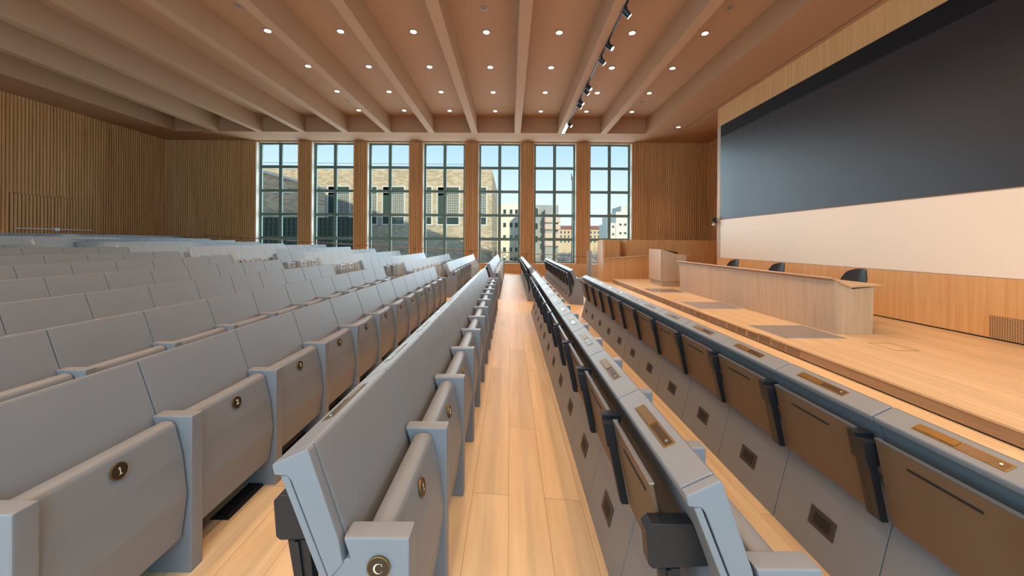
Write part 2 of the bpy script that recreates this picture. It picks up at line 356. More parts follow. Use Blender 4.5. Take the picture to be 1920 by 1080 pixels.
# ------------------------------------------------------------------ seats
CEN = .0
def seat_meshes():
    h = P/2-.002
    R = {}
    back = [(.012, .842), (.098, .882), (.106, .878), (.20, .61), (.235, .40), (.20, .38), (.137, .548), (.038, .818), (.018, .815)]
    bm = B(); prism(bm, back, -h, h, bev=.007, seg=2); R['backrest'] = mesh_of('backrest', bm, 'leather')
    bm = B(); prism(bm, [(.0, -.01), (.137, .55), (.172, .55), (.035, -.01)], -h, h, bev=.004); R['back_panel'] = mesh_of('back_panel', bm, 'leather')
    pad = [(.262, .642), (.29, .640), (.306, .625), (.338, .50), (.357, .335), (.334, .150), (.318, .142), (.262, .165), (.243, .40), (.228, .60), (.235, .632)]
    bm = B(); prism(bm, pad, -.243, .243, bev=.009, seg=2); R['seat'] = mesh_of('seat', bm, 'leather')
    sup = [(.365, -.012), (.365, .655), (.193, .655), (.212, .60), (.241, .40), (.236, .372), (.205, .366), (.136, .355), (.048, -.004)]
    bm = B(); prism(bm, sup, -.031, .031, bev=.008, seg=2); R['armrest'] = mesh_of('armrest', bm, 'leather')
    # end piece closing the back of the last seat of a row
    bm = B(); prism(bm, [(.012, .842), (.098, .882), (.106, .878), (.184, .652), (.196, .59), (.16, .548), (.062, .80), (.052, .812), (.018, .815)], -.033, -.002, bev=.005)
    prism(bm, [(.034, .811), (.053, .811), (.158, .545), (.137, .549)], -.030, -.002, bev=.0015, seg=1)
    prism(bm, [(.137, .547), (.158, .545), (.198, .598), (.212, .60), (.30, .40), (.30, -.01), (.0, -.01)], -.028, -.002, bev=.0015, seg=1)
    R['back_end'] = mesh_of('back_end', bm, 'leather')
    bm = B(); cyl(bm, (0, 0, 0), (.006, 0, 0), .0285, .027, n=28); R['disc'] = mesh_of('number_disc', bm, 'disc')
    bm = B(); prism(bm, [(.027*math.cos(a), .027*math.sin(a)) for a in [2*PI*i/28 for i in range(28)]], 0, .001, 'z'); bm.free()
    bm = B()
    ring = []
    for rr, zz in ((.0295, 0), (.0295, .006), (.028, .0068), (.0272, .006)):
        ring.append([bm.verts.new((zz, rr*math.cos(2*PI*i/28), rr*math.sin(2*PI*i/28))) for i in range(28)])
    for a, b in zip(ring, ring[1:]):
        for i in range(28): bm.faces.new((a[i], a[(i+1) % 28], b[(i+1) % 28], b[i]))
    bmesh.ops.recalc_face_normals(bm, faces=bm.faces[:])
    R['rim'] = mesh_of('disc_rim', bm, 'brass')
    # folded writing tablet hanging on the back, seen from the row behind
    def tabl(w): return -.022+(.77-w)*.21
    for key, va in (('', -.238), ('_end', -.158)):
        bm = B(); prism(bm, [(tabl(.77), .77), (tabl(.425), .425), (tabl(.425)+.012, .425), (tabl(.77)+.012, .77)], va, .233, bev=.002, seg=1)
        R['tablet'+key] = mesh_of('writing_tablet', bm, 'tan')
        bm = B(); prism(bm, [(tabl(.77)-.001, .7705), (tabl(.77)-.001, .7765), (tabl(.77)+.014, .7765), (tabl(.77)+.014, .7705)], va, .233)
        prism(bm, [(tabl(.70)+.0125, .70), (tabl(.77)+.0125, .7765), (tabl(.77)+.018, .7765), (tabl(.70)+.018, .70)], .219, .233)
        R['edge'+key] = mesh_of('tablet_edge', bm, 'gun', 0)
    bm = B(); prism(bm, [(tabl(.718)-.003, .722), (tabl(.718)-.003, .714), (tabl(.718)+.002, .714), (tabl(.718)+.002, .722)], -.10, .12); R['slot'] = mesh_of('grip_slot', bm, 'slot', 0)
    def bar(v0, v1, wt, wb, uo):
        bm = B(); prism(bm, [(tabl(wt)+uo, wt), (tabl(wb)+uo, wb+.01), (tabl(wb)+uo+.008, wb), (tabl(wb)-.001, wb), (tabl(wt)-.001, wt)], v0, v1, bev=.0025)
        return bm
    bm = bar(-.316, -.283, .752, .425, -.036); prism(bm, [(tabl(.752)-.042, .758), (tabl(.66)-.042, .66), (tabl(.66)+.01, .655), (tabl(.752)+.03, .752)], -.319, -.280, bev=.002)
    R['arm_a'] = mesh_of('tablet_arm', bm, 'black', 25)
    bm = bar(-.272, -.244, .768, .415, -.026); prism(bm, [(tabl(.765)-.034, .772), (tabl(.66)-.034, .66), (tabl(.66)+.01, .655), (tabl(.765)+.05, .768)], -.277, -.238, bev=.002)
    R['arm_b'] = mesh_of('tablet_arm', bm, 'black', 25)
    bm = B(); prism(bm, [(-.05, .675), (-.034, .692), (.083, .692), (.128, .572), (-.03, .564), (-.042, .574)], .072, .118, bev=.003)
    prism(bm, [(-.012, .56), (.05, .56), (.085, .20), (.05, .20)], .078, .108, bev=.002); prism(bm, [(.010, .56), (.022, .56), (.066, .22), (.054, .22)], .072, .08)
    R['bracket'] = mesh_of('end_bracket', bm, 'black', 25)
    bm = B(); dx = Vector((.137, .56)).normalized(); nx = Vector((-dx.y, dx.x)); c = Vector((.0, -.01)) + dx*.2
    def sl(s, t): v = c + dx*s + nx*t; return (v.x, v.y)
    prism(bm, [sl(-.045, 0), sl(-.045, .004), sl(.045, .004), sl(.045, 0)], -.072, .072, bev=.001, seg=1); R['plate'] = mesh_of('socket_plate', bm, 'bronze')
    bm = B()
    p0 = Vector((sl(0, .0035)[0], 0, sl(0, .0035)[1])); nn = Vector((nx.x, 0, nx.y)); dd = Vector((dx.x, 0, dx.y))
    for i in range(24):
        a0, a1 = 2*PI*i/24, 2*PI*(i+1)/24
        q = [bm.verts.new(p0 + Vector((0, -.022, 0)) + nn*.001 + (Vector((0, 1, 0))*math.cos(a) + dd*math.sin(a))*r) for a, r in ((a0, .022), (a1, .022), (a1, .019), (a0, .019))]
        bm.faces.new(q)
    for y, s in ((.027, .004), (.037, .004), (-.015, 0), (-.029, 0), (-.022, .012), (-.022, -.012)):
        cyl(bm, p0+Vector((0, y, 0))+dd*s, p0+Vector((0, y, 0))+dd*s+nn*.0012, .003, n=8)
    q = [bm.verts.new(p0 + Vector((0, y, 0)) + dd*t + nn*.0008) for y, t in ((-.047, -.027), (.045, -.027), (.045, .027), (-.047, .027))]; bm.faces.new(q)
    R['socket'] = mesh_of('socket_outlet', bm, 'slot', 0)
    # brass strip let into the top of the back
    dt = (Vector((.098, .882))-Vector((.012, .842))).normalized(); nt_ = Vector((-dt.y, dt.x)); ct = (Vector((.098, .882))+Vector((.012, .842)))/2 + dt*.002
    def tl(s, t): v = ct + dt*s + nt_*t; return (v.x, v.y)
    bm = B(); prism(bm, [tl(-.020, -.002), tl(-.020, .002), tl(.020, .002), tl(.020, -.002)], -.115, .155, bev=.0008, seg=1)
    prism(bm, [tl(-.014, .002), tl(-.014, .0042), tl(.014, .0042), tl(.014, .002)], .022, .150, bev=.0006, seg=1); R['inlay'] = mesh_of('brass_inlay', bm, 'brass', 20)
    bm = B(); prism(bm, [tl(-.013, .0019), tl(-.013, .0024), tl(.013, .0024), tl(.013, .0019)], -.108, .014); R['recess'] = mesh_of('lamp_recess', bm, plain('brown recess', (.10, .055, .025), .25, metal=.5), 0)
    bm = B(); a = tl(0, .0024); b = tl(0, .005); cyl(bm, (a[0], -.092, a[1]), (b[0], -.092, b[1]), .0045, n=12); R['knob'] = mesh_of('recess_knob', bm, 'chrome')
    return R
R = seat_meshes()
NSEATS = 12
def num_mesh(s): return text_mesh(s, .034, .0006, 'ivory')
def make_seat(row, x, floor, y, label, group, first, last, tablet, number=None, letter=None, rim=True):
    s = thing('auditorium_seat', label, 'seat', (x, y, floor), group)
    link('backrest', R['backrest'], s); link('back_panel', R['back_panel'], s)
    st = link('seat', R['seat'], s)
    du = .3205
    link('number_disc', R['disc'], st, (du, 0, .579), (0, -.20, 0))
    if rim: link('disc_rim', R['rim'], st, (du, 0, .579), (0, -.20, 0))
    if number: link('numeral', num_mesh(number), st, (du+.0073, 0, .5805), (PI/2-.20, 0, PI/2)).rotation_euler = (Matrix.Rotation(-.20, 3, 'Y') @ Matrix.Rotation(PI/2, 3, 'Z') @ Matrix.Rotation(PI/2, 3, 'X')).to_euler()
    a = link('armrest', R['armrest'], s, (0, -P/2, 0))
    if first:
        e = link('back_end', R['back_end'], s, (0, -P/2, 0)); e.scale = (1, 1, 1)
        d = link('row_disc', R['disc'], a, (.287, -.031, .583), (0, 0, -PI/2))
        if rim: link('disc_rim', R['rim'], a, (.287, -.031, .583), (0, 0, -PI/2))
        if letter: link('row_letter', text_mesh(letter, .036, .0006, 'ivory'), a, (.287, -.0378, .583), (PI/2, 0, 0))
    if last:
        link('armrest', R['armrest'], s, (0, P/2, 0))
        e = link('back_end', R['back_end'], s, (0, P/2, 0)); e.scale = (1, -1, 1)
    if tablet:
        q = '_end' if first else ''; t = link('writing_tablet', R['tablet'+q], s); link('tablet_edge', R['edge'+q], t); link('grip_slot', R['slot'], t)
        if not first: link('tablet_arm', R['arm_b'], s); link('tablet_arm', R['arm_a'], s)
        p = link('socket_plate', R['plate'], s); link('socket_outlet', R['socket'], p)
        i = link('brass_inlay', R['inlay'], s); link('lamp_recess', R['recess'], i); link('recess_knob', R['knob'], i)
        if first: link('end_bracket', R['bracket'], s, (0, -P/2, 0))
    return s
for r, (x, fl) in enumerate(ROWS):
    tab = r < 3
    what = 'grey writing-tablet seat' if r < 2 else 'grey tip-up seat'
    row_w = ORD[r] + ' row from the stage'
    y0 = .97 if r < 3 else (1.02 if r == 3 else 1.0)
    k0 = -1 if r == 0 else 0          # the row by the stage starts one seat before the picture's edge
    for k in range(k0, NSEATS):
        y = y0 + P/2 + k*P
        if y < .722*abs(x) - .62 and r: continue                  # outside the picture
        if r == 3: lab = 'grey tip-up seat with number disc %s, %s, near block' % (NUM[k], row_w)
        elif r == 0: lab = '%s, %s from the cross aisle, %s, near block' % (what, ORD[NSEATS-1-k], row_w)
        elif r < 3: lab = '%s, %s from the near end, %s, near block' % (what, ORD[k], row_w)
        else: lab = 'grey tip-up seat, %s from the cross aisle, %s, near block' % (ORD[NSEATS-1-k], row_w)
        make_seat(r, x, fl, y, lab, 'seats in the near block, '+row_w, k == k0, k == NSEATS-1, tab,
                  number=str(k+1) if r in (2, 3) else None, letter='C' if (r == 2 and k == 0) else None, rim=r in (2, 3))
    y0 = 9.285
    for k in range(NSEATS):
        y = y0 + P/2 + k*P
        if y < .722*abs(x) - .62: continue
        lab = '%s, %s from the cross aisle, %s, window block' % (what, ORD[k], row_w)
        make_seat(r, x, fl, y, lab, 'seats in the block by the windows, '+row_w, k == 0, k == NSEATS-1, tab, rim=False)

# black floor grilles under the fourth row
for i, k in enumerate((1, 2, 3, 4)):
    bm = B(); y = 1.02 + P/2 + k*P
    for q in range(5): box(bm, (.215+q*.016, -.13, 0), (.223+q*.016, .13, .012))
    box(bm, (.205, -.14, 0), (.30, .14, .004)); 
    o = tag(link('floor_grille', mesh_of('floor_grille', bm, 'slot', 0), None, (-1.70, y+.12, -1.397+EYE)), 'black floor grille under the seat with number disc ' + NUM[k], 'floor grille', 'floor grilles under the fourth row')

# ------------------------------------------------------------------ stage
def stage_edge(y): return 3.937+.0109*y
def make_stage():
    y0, y1 = REAR_Y+.01, 14.7
    s = thing('stage', 'low oak stage platform with grilles along its front edge', 'stage', (0, 0, 0))
    e0, e1 = stage_edge(y0), stage_edge(y1)
    bm = B(); prism(bm, [(e0, y0), (BOARD_X-.004, y0), (BOARD_X-.004, y1), (e1, y1)], STAGE-.028, STAGE, 'z', bev=.003, seg=1); link('deck', mesh_of('deck', bm, 'deck', 30), s)
    bm = B(); prism(bm, [(e0+.012, y0), (BOARD_X-.004, y0), (BOARD_X-.004, y1-.02), (e1+.012, y1-.02)], FRONT+.018, STAGE-.03, 'z'); link('riser', mesh_of('riser', bm, 'riser', 0), s)
    bm = B(); prism(bm, [(e0+.03, y0), (BOARD_X-.004, y0), (BOARD_X-.004, y1-.05), (e1+.03, y1-.05)], FRONT, FRONT+.018, 'z'); link('plinth', mesh_of('plinth', bm, 'slot', 0), s)
    y = 5.08
    for k in range(24):
        bm = B(); w = .24
        a, b = stage_edge(y)+.010, stage_edge(y+w)+.010
        vs = [(a, y, FRONT+.035), (b, y+w, FRONT+.035), (b, y+w, STAGE-.045), (a, y, STAGE-.045)]
        q = [bm.verts.new(v) for v in vs] + [bm.verts.new((v[0]+.004, v[1], v[2])) for v in vs]
        bm.faces.new(q[:4]); bm.faces.new(q[4:])
        for i in range(4): bm.faces.new((q[i], q[(i+1) % 4], q[4+(i+1) % 4], q[4+i]))
        bmesh.ops.recalc_face_normals(bm, faces=bm.faces[:])
        link('riser_grille', mesh_of('riser_grille', bm, 'grille', 0), s)
        y += .31 if k % 2 else .285
make_stage()
for i, (ya, yb, w) in enumerate(((5.58, 6.42, 'beside the near end of the long table'), (8.08, 8.94, 'before the middle of the long table'), (10.7, 11.5, 'between the lectern and the long table'))):
    h = thing('floor_hatch', 'grey glass hatch in the stage floor ' + w, 'floor hatch', (4.64, (ya+yb)/2, STAGE), 'glass hatches in the stage floor')
    hy = (yb-ya)/2
    bm = B(); box(bm, (-.46, -hy, 0), (.46, hy, .004)); link('glass_plate', mesh_of('glass_plate', bm, 'hatch', 0), h)
    bm = B()
    for a, b in (((-.475, -hy-.015), (.475, -hy)), ((-.475, hy), (.475, hy+.015)), ((-.475, -hy), (-.46, hy)), ((.46, -hy), (.475, hy))): box(bm, (a[0], a[1], 0), (b[0], b[1], .006))
    link('rim', mesh_of('hatch_rim', bm, 'grey', 0), h)
bm = B()
for a, b in (((0, 0), (.32, .006)), ((0, .38), (.32, .386)), ((0, 0), (.006, .386)), ((.314, 0), (.32, .386))): box(bm, (a[0], a[1], 0), (b[0], b[1], .0015))
tag(link('floor_box', mesh_of('floor_box', bm, 'slot', 0), None, (5.2, 4.95, STAGE+EYE)), 'flush floor box outline in the stage boards near the long table', 'floor box')

# long speakers' table: front along x=const, worktop behind its raised front
def make_table():
    t = thing('panel_table', 'long pale oak table with raised front on the stage', 'table', (5.185, 5.85, STAGE))
    L = 5.35
    cuts = [0, 1.78, 3.63, L]       # joints of the front
    for a, b in zip(cuts, cuts[1:]):
        bm = B(); prism(bm, [(0, 0), (.03, 0), (-.012, .845), (-.042, .845)], a+.003, b-.003, bev=.002, seg=1); link('front_panel', mesh_of('front_panel', bm, 'desk', 30), t)
    for a in (0, L-.03):
        bm = B(); prism(bm, [(.03, 0), (.585, 0), (.605, .75), (.27, .718), (-.012, .845)], a, a+.03, bev=.002, seg=1); link('end_panel', mesh_of('end_panel', bm, 'deskend' if a == 0 else 'desk', 0), t)
    bm = B(); prism(bm, [(-.105, .885), (-.10, .905), (.21, .765), (.72, .795), (.722, .775), (.20, .738), (-.06, .862)], -.03, L+.03, bev=.002, seg=1)
    link('table_top', mesh_of('table_top', bm, 'desktop', 30), t)
make_table()
def make_lectern():
    t = thing('lectern', 'grey oak lectern with a sloping dark reading screen', 'lectern', (5.0, 12.2, STAGE))
    bm = B(); prism(bm, [(0, .17), (0, 1.225), (.075, 1.215), (.62, 1.045), (.84, 1.04), (.84, .17)], 0, 1.05, bev=.004); link('cabinet', mesh_of('cabinet', bm, 'desk', 30), t)
    bm = B(); box(bm, (.05, .05, 0), (.79, 1.0, .17), .003); link('plinth', mesh_of('plinth', bm, 'desk', 30), t)
    bm = B(); d = Vector((.545, -.17)).normalized(); n = Vector((-d.y, d.x)); o = Vector((.075, 1.215))
    def q(s, k): v = o+d*s+n*k; return (v.x, v.y)
    prism(bm, [q(.06, .0), q(.08, .012), q(.50, .065), q(.52, .0)], .03, .95, bev=.002, seg=1); link('reading_screen', mesh_of('reading_screen', bm, 'screenblack', 0), t)
make_lectern()
def make_chair(y, label):
    c = thing('conference_chair', label, 'chair', (6.25, y, STAGE), 'black chairs behind the long table')
    # curved mesh back, facing the audience (towards -x)
    bm = B(); NU, NV = 14, 10
    for lay in (0, 1):
        g = []
        for i in range(NU+1):
            row = []
            u = -1+2*i/NU
            for j in range(NV+1):
                w = j/NV
                half = .20+.06*math.sin(min(1, w*1.3)*PI/2) - .075*max(0, w-.62)**1.5*4
                z = .52+.46*w - .07*abs(u)**2.6*w
                xx = .20+.10*w - .11*(abs(u)**2) + (.018 if lay else 0) - .02*math.sin(w*PI)
                row.append(bm.verts.new((xx, half*u, z)))
            g.append(row)
        for i in range(NU):
            for j in range(NV): bm.faces.new((g[i][j], g[i+1][j], g[i+1][j+1], g[i][j+1]))
        if lay == 0: g0 = g
    rim = lambda g: [g[i][0] for i in range(NU)] + [g[NU][j] for j in range(NV)] + [g[i][NV] for i in range(NU, 0, -1)] + [g[0][j] for j in range(NV, 0, -1)]
    a, b = rim(g0), rim(g)
    for i in range(len(a)): bm.faces.new((a[i], a[(i+1) % len(a)], b[(i+1) % len(a)], b[i]))
    bmesh.ops.recalc_face_normals(bm, faces=bm.faces[:])
    link('backrest', mesh_of('chair_back', bm, 'chair'), c)
    bm = B(); box(bm, (-.24, -.235, .42), (.22, .235, .48), .025, 3); link('seat', mesh_of('chair_seat', bm, 'chair'), c)
    for s in (-1, 1):
        bm = B(); tube(bm, [(.16, s*.25, .45), (.18, s*.27, .66), (-.10, s*.27, .66), (-.14, s*.25, .46)], .014); link('armrest', mesh_of('chair_arm', bm, 'black'), c)
    bm = B(); cyl(bm, (0, 0, .08), (0, 0, .42), .028); link('column', mesh_of('chair_column', bm, 'chrome'), c)
    bm = B()
    for i in range(5):
        a = 2*PI*i/5+.3; tube(bm, [(0, 0, .09), (.29*math.cos(a), .29*math.sin(a), .06)], .018)
        bmesh.ops.create_uvsphere(bm, u_segments=10, v_segments=8, radius=.03, matrix=Matrix.Translation((.29*math.cos(a), .29*math.sin(a), .03)))
    link('star_base', mesh_of('star_base', bm, 'black'), c)
for y, l in ((6.85, 'black mesh chair behind the near end of the long table'), (8.85, 'black mesh chair behind the middle of the long table'), (10.6, 'black mesh chair behind the lectern end of the long table')): make_chair(y, l)

# boards on the wall behind the stage
s = thing('projection_screen', 'wide charcoal screen with a black top band on the stage wall', 'screen', (BOARD_X, 0, 0))
bm = B(); box(bm, (-.012, REAR_Y+.2, .845), (.045, NOOK_Y-.21, 3.70), .002, 1); link('screen_surface', mesh_of('screen_surface', bm, 'screen', 0), s)
bm = B(); box(bm, (-.014, REAR_Y+.2, 3.70), (.045, NOOK_Y-.21, 4.105), .002, 1); link('top_band', mesh_of('top_band', bm, 'screenblack', 0), s)
s = thing('writing_board', 'long cream writing board under the charcoal screen', 'board', (BOARD_X, 0, 0))
bm = B(); box(bm, (-.008, REAR_Y+.2, -.487), (.045, NOOK_Y-.21, .835), .002, 1); link('board_surface', mesh_of('board_surface', bm, 'white', 0), s)
bm = B(); box(bm, (-.014, REAR_Y+.2, .828), (.03, NOOK_Y-.21, .843)); link('top_rail', mesh_of('top_rail', bm, 'riser', 0), s)
bm = B(); box(bm, (0, 0, 0), (.012, 1.5, .34), .002, 1)
tag(link('wall_vent', mesh_of('wall_vent', bm, 'perf', 0), None, (BOARD_X-.010, 4.13, STAGE+.02+EYE)), 'perforated oak vent low on the stage wall under the board', 'vent')
s = thing('wall_camera', 'small black and silver camera on the stage wall end', 'camera', (BOARD_X, NOOK_Y, .72))
bm = B(); box(bm, (-.14, -.05, .02), (0, .05, .06), .006); link('bracket', mesh_of('bracket', bm, 'black'), s)
bm = B(); bmesh.ops.create_uvsphere(bm, u_segments=18, v_segments=12, radius=.075, matrix=Matrix.Translation((-.11, -.0, .14))); link('dome', mesh_of('dome', bm, 'black'), s)
bm = B(); bmesh.ops.create_uvsphere(bm, u_segments=18, v_segments=12, radius=.06, matrix=Matrix.Translation((-.13, -.02, -.05))); link('lens_ball', mesh_of('lens_ball', bm, 'chrome'), s)

# ramp parapets, railing, handrail by the window wall
s = thing('rear_parapet', 'tall oak parapet panel with a dark recess beneath the windows', 'parapet', (0, 16.1, 0))
for a, b, y in ((4.10, 4.77, 0), (4.77, 5.12, .85), (5.12, NOOK_X-.04, 0)):
    bm = B(); box(bm, (a, y, FRONT), (b, y+.1, .14), .003, 1); link('panel', mesh_of('parapet_panel', bm, 'panel', 0), s)
bm = B(); box(bm, (4.77, .0, FRONT), (4.79, .95, .14)); box(bm, (5.10, .0, FRONT), (5.12, .95, .14)); link('recess_side', mesh_of('recess_side', bm, 'panel', 0), s)
s = thing('front_parapet', 'lower oak parapet with a sloping ledge behind the lectern', 'parapet', (0, 15.2, 0))
bm = B(); prism(bm, [(3.86, FRONT), (7.32, FRONT), (7.32, -.47), (5.7, -.53), (3.86, -.66)], 0, .12, bev=.003, seg=1); link('panel', mesh_of('ramp_panel', bm, 'panel', 0), s)
bm = B(); prism(bm, [(3.84, -.66), (5.7, -.53), (7.42, -.465), (7.42, -.435), (5.7, -.50), (3.84, -.63)], -.05, .15, bev=.003, seg=1); link('ledge', mesh_of('ramp_ledge', bm, 'desktop', 0), s)
bm = B(); box(bm, (3.86, .12, FRONT), (3.96, 1.0, .13), .003, 1); link('end_panel', mesh_of('ramp_end', bm, 'panel', 0), s)
s = thing('guard_railing', 'white railing with upright bars between post and oak parapet', 'railing', (0, 16.7, 0))
bm = B(); box(bm, (3.50, -.05, FRONT), (3.68, .03, -.36), .004, 1); link('post', mesh_of('rail_post', bm, 'grey', 0), s)
for z in (-.41, -1.0): bm = B(); box(bm, (3.68, -.02, z), (4.12, .01, z+.03)); link('rail', mesh_of('rail_bar', bm, 'whitepaint', 0), s)
for i in range(6): bm = B(); box(bm, (3.70+i*.08, -.02, FRONT), (3.722+i*.08, .005, -.39)); link('baluster', mesh_of('baluster', bm, 'whitepaint', 0), s)
s = thing('handrail', 'thin metal handrail sloping down along the window wall', 'handrail', (0, 17.15, 0))
bm = B(); tube(bm, [(-14.3, 0, .27), (-12.0, 0, .125), (-6, 0, -.21), (3.62, 0, -.64)], .018); link('rail', mesh_of('hand_rail', bm, 'riser'), s)
for x in [EDGES[i][1]+.33 for i in range(6)]+[-12.6]:
    z = .125-(x+12)*.056 if x < -6 else -.21-(x+6)*.0447
    bm = B(); tube(bm, [(x, .22, z-.06), (x, .0, z-.06), (x, 0, z)], .010); link('bracket', mesh_of('rail_bracket', bm, 'bronze'), s)

# ------------------------------------------------------------------ ceiling fittings and lights
WARM = (1., .64, .35)
def spot(loc, energy, size, blend, target=None, col=WARM, r=.07):
    l = bpy.data.lights.new('downlight_lamp', 'SPOT'); l.energy = energy; l.spot_size = size; l.spot_blend = blend; l.color = col; l.shadow_soft_size = r
    o = bpy.data.objects.new('downlight_lamp', l); COL.objects.link(o); o.location = (loc[0], loc[1], loc[2]+EYE)
    if target is not None:
        d = Vector(target)-Vector(loc); o.rotation_euler = d.to_track_quat('-Z', 'Y').to_euler()
    return o
bm = B(); cyl(bm, (0, 0, -.010), (0, 0, 0), .098, .105, n=28); TRIM = mesh_of('trim_ring', bm, plain('bronze lamp trim', (.16, .09, .055), .4))
bm = B(); cyl(bm, (0, 0, -.013), (0, 0, -.009), .076, n=28); LENS = mesh_of('lens', bm, 'lamp')
E_DOWN = 122.
def downlight(x, y, z, label, group):
    d = thing('downlight', label, 'downlight', (x, y, z), group)
    link('trim_ring', TRIM, d); link('lens', LENS, d)
BAYN = ['first', 'second', 'third', 'fourth', 'fifth', 'sixth', 'seventh']
for b in range(7):
    x = -6.245+1.868*b
    for k in range(-9, 4):
        y = 9.43+1.887*k
        if y < REAR_Y+.4: continue
        if k >= 0: downlight(x, y, SLAB, 'round lit downlight, %s from the window end, in the %s lamp bay from the board' % (ORD[3-k], BAYN[6-b]), 'round recessed downlights')
        spot((x, y, SLAB-.03), E_DOWN, math.radians(96), .55)
downlight(6.83, 15.0, SOFFIT, 'single lit downlight in the flat ceiling strip by the board wall', 'round recessed downlights')
spot((6.83, 15.0, SOFFIT-.03), E_DOWN, math.radians(96), .55)
bm = B(); cyl(bm, (0, 0, -.012), (0, 0, 0), .085, .10, n=24); bmesh.ops.create_cone(bm, cap_ends=True, segments=16, radius1=.03, radius2=.03, depth=.03, matrix=Matrix.Translation((0, 0, -.015)))
DET = mesh_of('smoke_detector', bm, plain('taupe plastic', (.30, .20, .14), .6))
for i, (x, y, w) in enumerate(((-.64, 8.49, 'over the central aisle'), (4.97, 8.41, 'over the stage edge'), (-6.27, 8.44, 'over the upper rows'), (4.98, 14.05, 'by the windows over the stage end'), (-6.27, 14.16, 'by the windows over the upper rows'))):
    tag(link('smoke_detector', DET, None, (x, y, SLAB+EYE)), 'small round smoke detector on the ceiling ' + w, 'detector', 'smoke detectors')
tr = thing('lighting_track', 'black lighting track along the ceiling beam nearest the board but one', 'track', (2.27, 0, SOFFIT))
bm = B(); box(bm, (-.018, REAR_Y+.4, -.03), (.018, 14.6, 0)); link('track_rail', mesh_of('track_rail', bm, 'black', 0), tr)
bm = B(); box(bm, (-.06, 14.6, -.012), (.06, RECESS_Y-.02, 0)); link('end_strip', mesh_of('end_strip', bm, 'chrome', 0), tr)
HEADS = [7.38, 8.64, 9.34, 10.92, 11.26, 12.1, 12.42, 14.4]
def track_spot(y, i):
    s = thing('track_spotlight', 'black track spotlight, %s from the window end of the track' % ORD[len(HEADS)-1-i], 'spotlight', (2.29, y, SOFFIT-.03), 'black spotlights on the track')
    bm = B(); box(bm, (-.02, -.055, -.035), (.02, .055, 0), .003, 1); cyl(bm, (0, 0, -.07), (0, 0, -.03), .012, n=10); link('adapter', mesh_of('adapter', bm, 'black'), s)
    d = Vector((.78, -.28 if i % 2 else .05, -.75)).normalized(); c = Vector((.02, 0, -.11))
    bm = B(); cyl(bm, c-d*.085, c+d*.085, .062, n=20); link('lamp_head', mesh_of('lamp_head', bm, 'black'), s)
    bm = B(); cyl(bm, c+d*.085, c+d*.088, .052, n=20); link('lens', mesh_of('spot_lens', bm, 'lamp'), s)
for i, y in enumerate(HEADS): track_spot(y, i)
for y in [0.5, 3.0, 5.5]+HEADS:
    spot((2.37, y, SOFFIT-.2), 300., math.radians(80), .8, (6.9, y*.95, -.9), r=.05)

# ------------------------------------------------------------------ daylight
w = bpy.data.worlds.new('sky'); SC.world = w; w.use_nodes = True; nt = w.node_tree
bg = nt.nodes['Background']
tc = nd(nt, 'ShaderNodeTexCoord'); sp = nd(nt, 'ShaderNodeSeparateXYZ'); rp = nd(nt, 'ShaderNodeValToRGB')
nt.links.new(tc.outputs['Generated'], sp.inputs[0]); nt.links.new(sp.outputs['Z'], rp.inputs['Fac']); nt.links.new(rp.outputs['Color'], bg.inputs['Color'])
cr = rp.color_ramp; cr.elements[0].position = 0.; cr.elements[0].color = (.86, .88, .90, 1)
cr.elements[1].position = 1.; cr.elements[1].color = (.16, .36, .80, 1)
for p, c in ((.10, (.74, .85, .96, 1)), (.26, (.44, .66, .93, 1))):
    e = cr.elements.new(p); e.color = c
bg.inputs['Strength'].default_value = 1.3
su = bpy.data.lights.new('sun', 'SUN'); su.energy = 3.8; su.color = (1., .88, .68); su.angle = .009
so = bpy.data.objects.new('sun', su); COL.objects.link(so); so.rotation_euler = Vector((-.30, .92, -.27)).to_track_quat('-Z', 'Y').to_euler()
def daylight(x, y, energy, sy, col, wd=1.9):
    l = bpy.data.lights.new('window_daylight', 'AREA'); l.shape = 'RECTANGLE'; l.size = wd; l.size_y = 5.6; l.energy = energy; l.color = col
    o = bpy.data.objects.new('window_daylight', l); COL.objects.link(o); o.location = (x, y, 1.85+EYE); o.rotation_euler = (PI/2 if sy > 0 else -PI/2, 0, 0)
    o.rotation_euler = Vector((0, sy, 0)).to_track_quat('-Z', 'Z').to_euler()
for a, b in EDGES:
    daylight((a+b)/2, REAR_Y+.05, 190., 1, (.33, .70, .97))
    daylight((a+b)/2, OUT_Y+.9, 340., -1, (.66, .83, 1.))

# ------------------------------------------------------------------ the street outside
GROUND = -4.6
bm = B(); box(bm, (-160, 18.5, GROUND-.3), (160, 400, GROUND)); structure('ground', bm, 'asphalt', smooth=0)
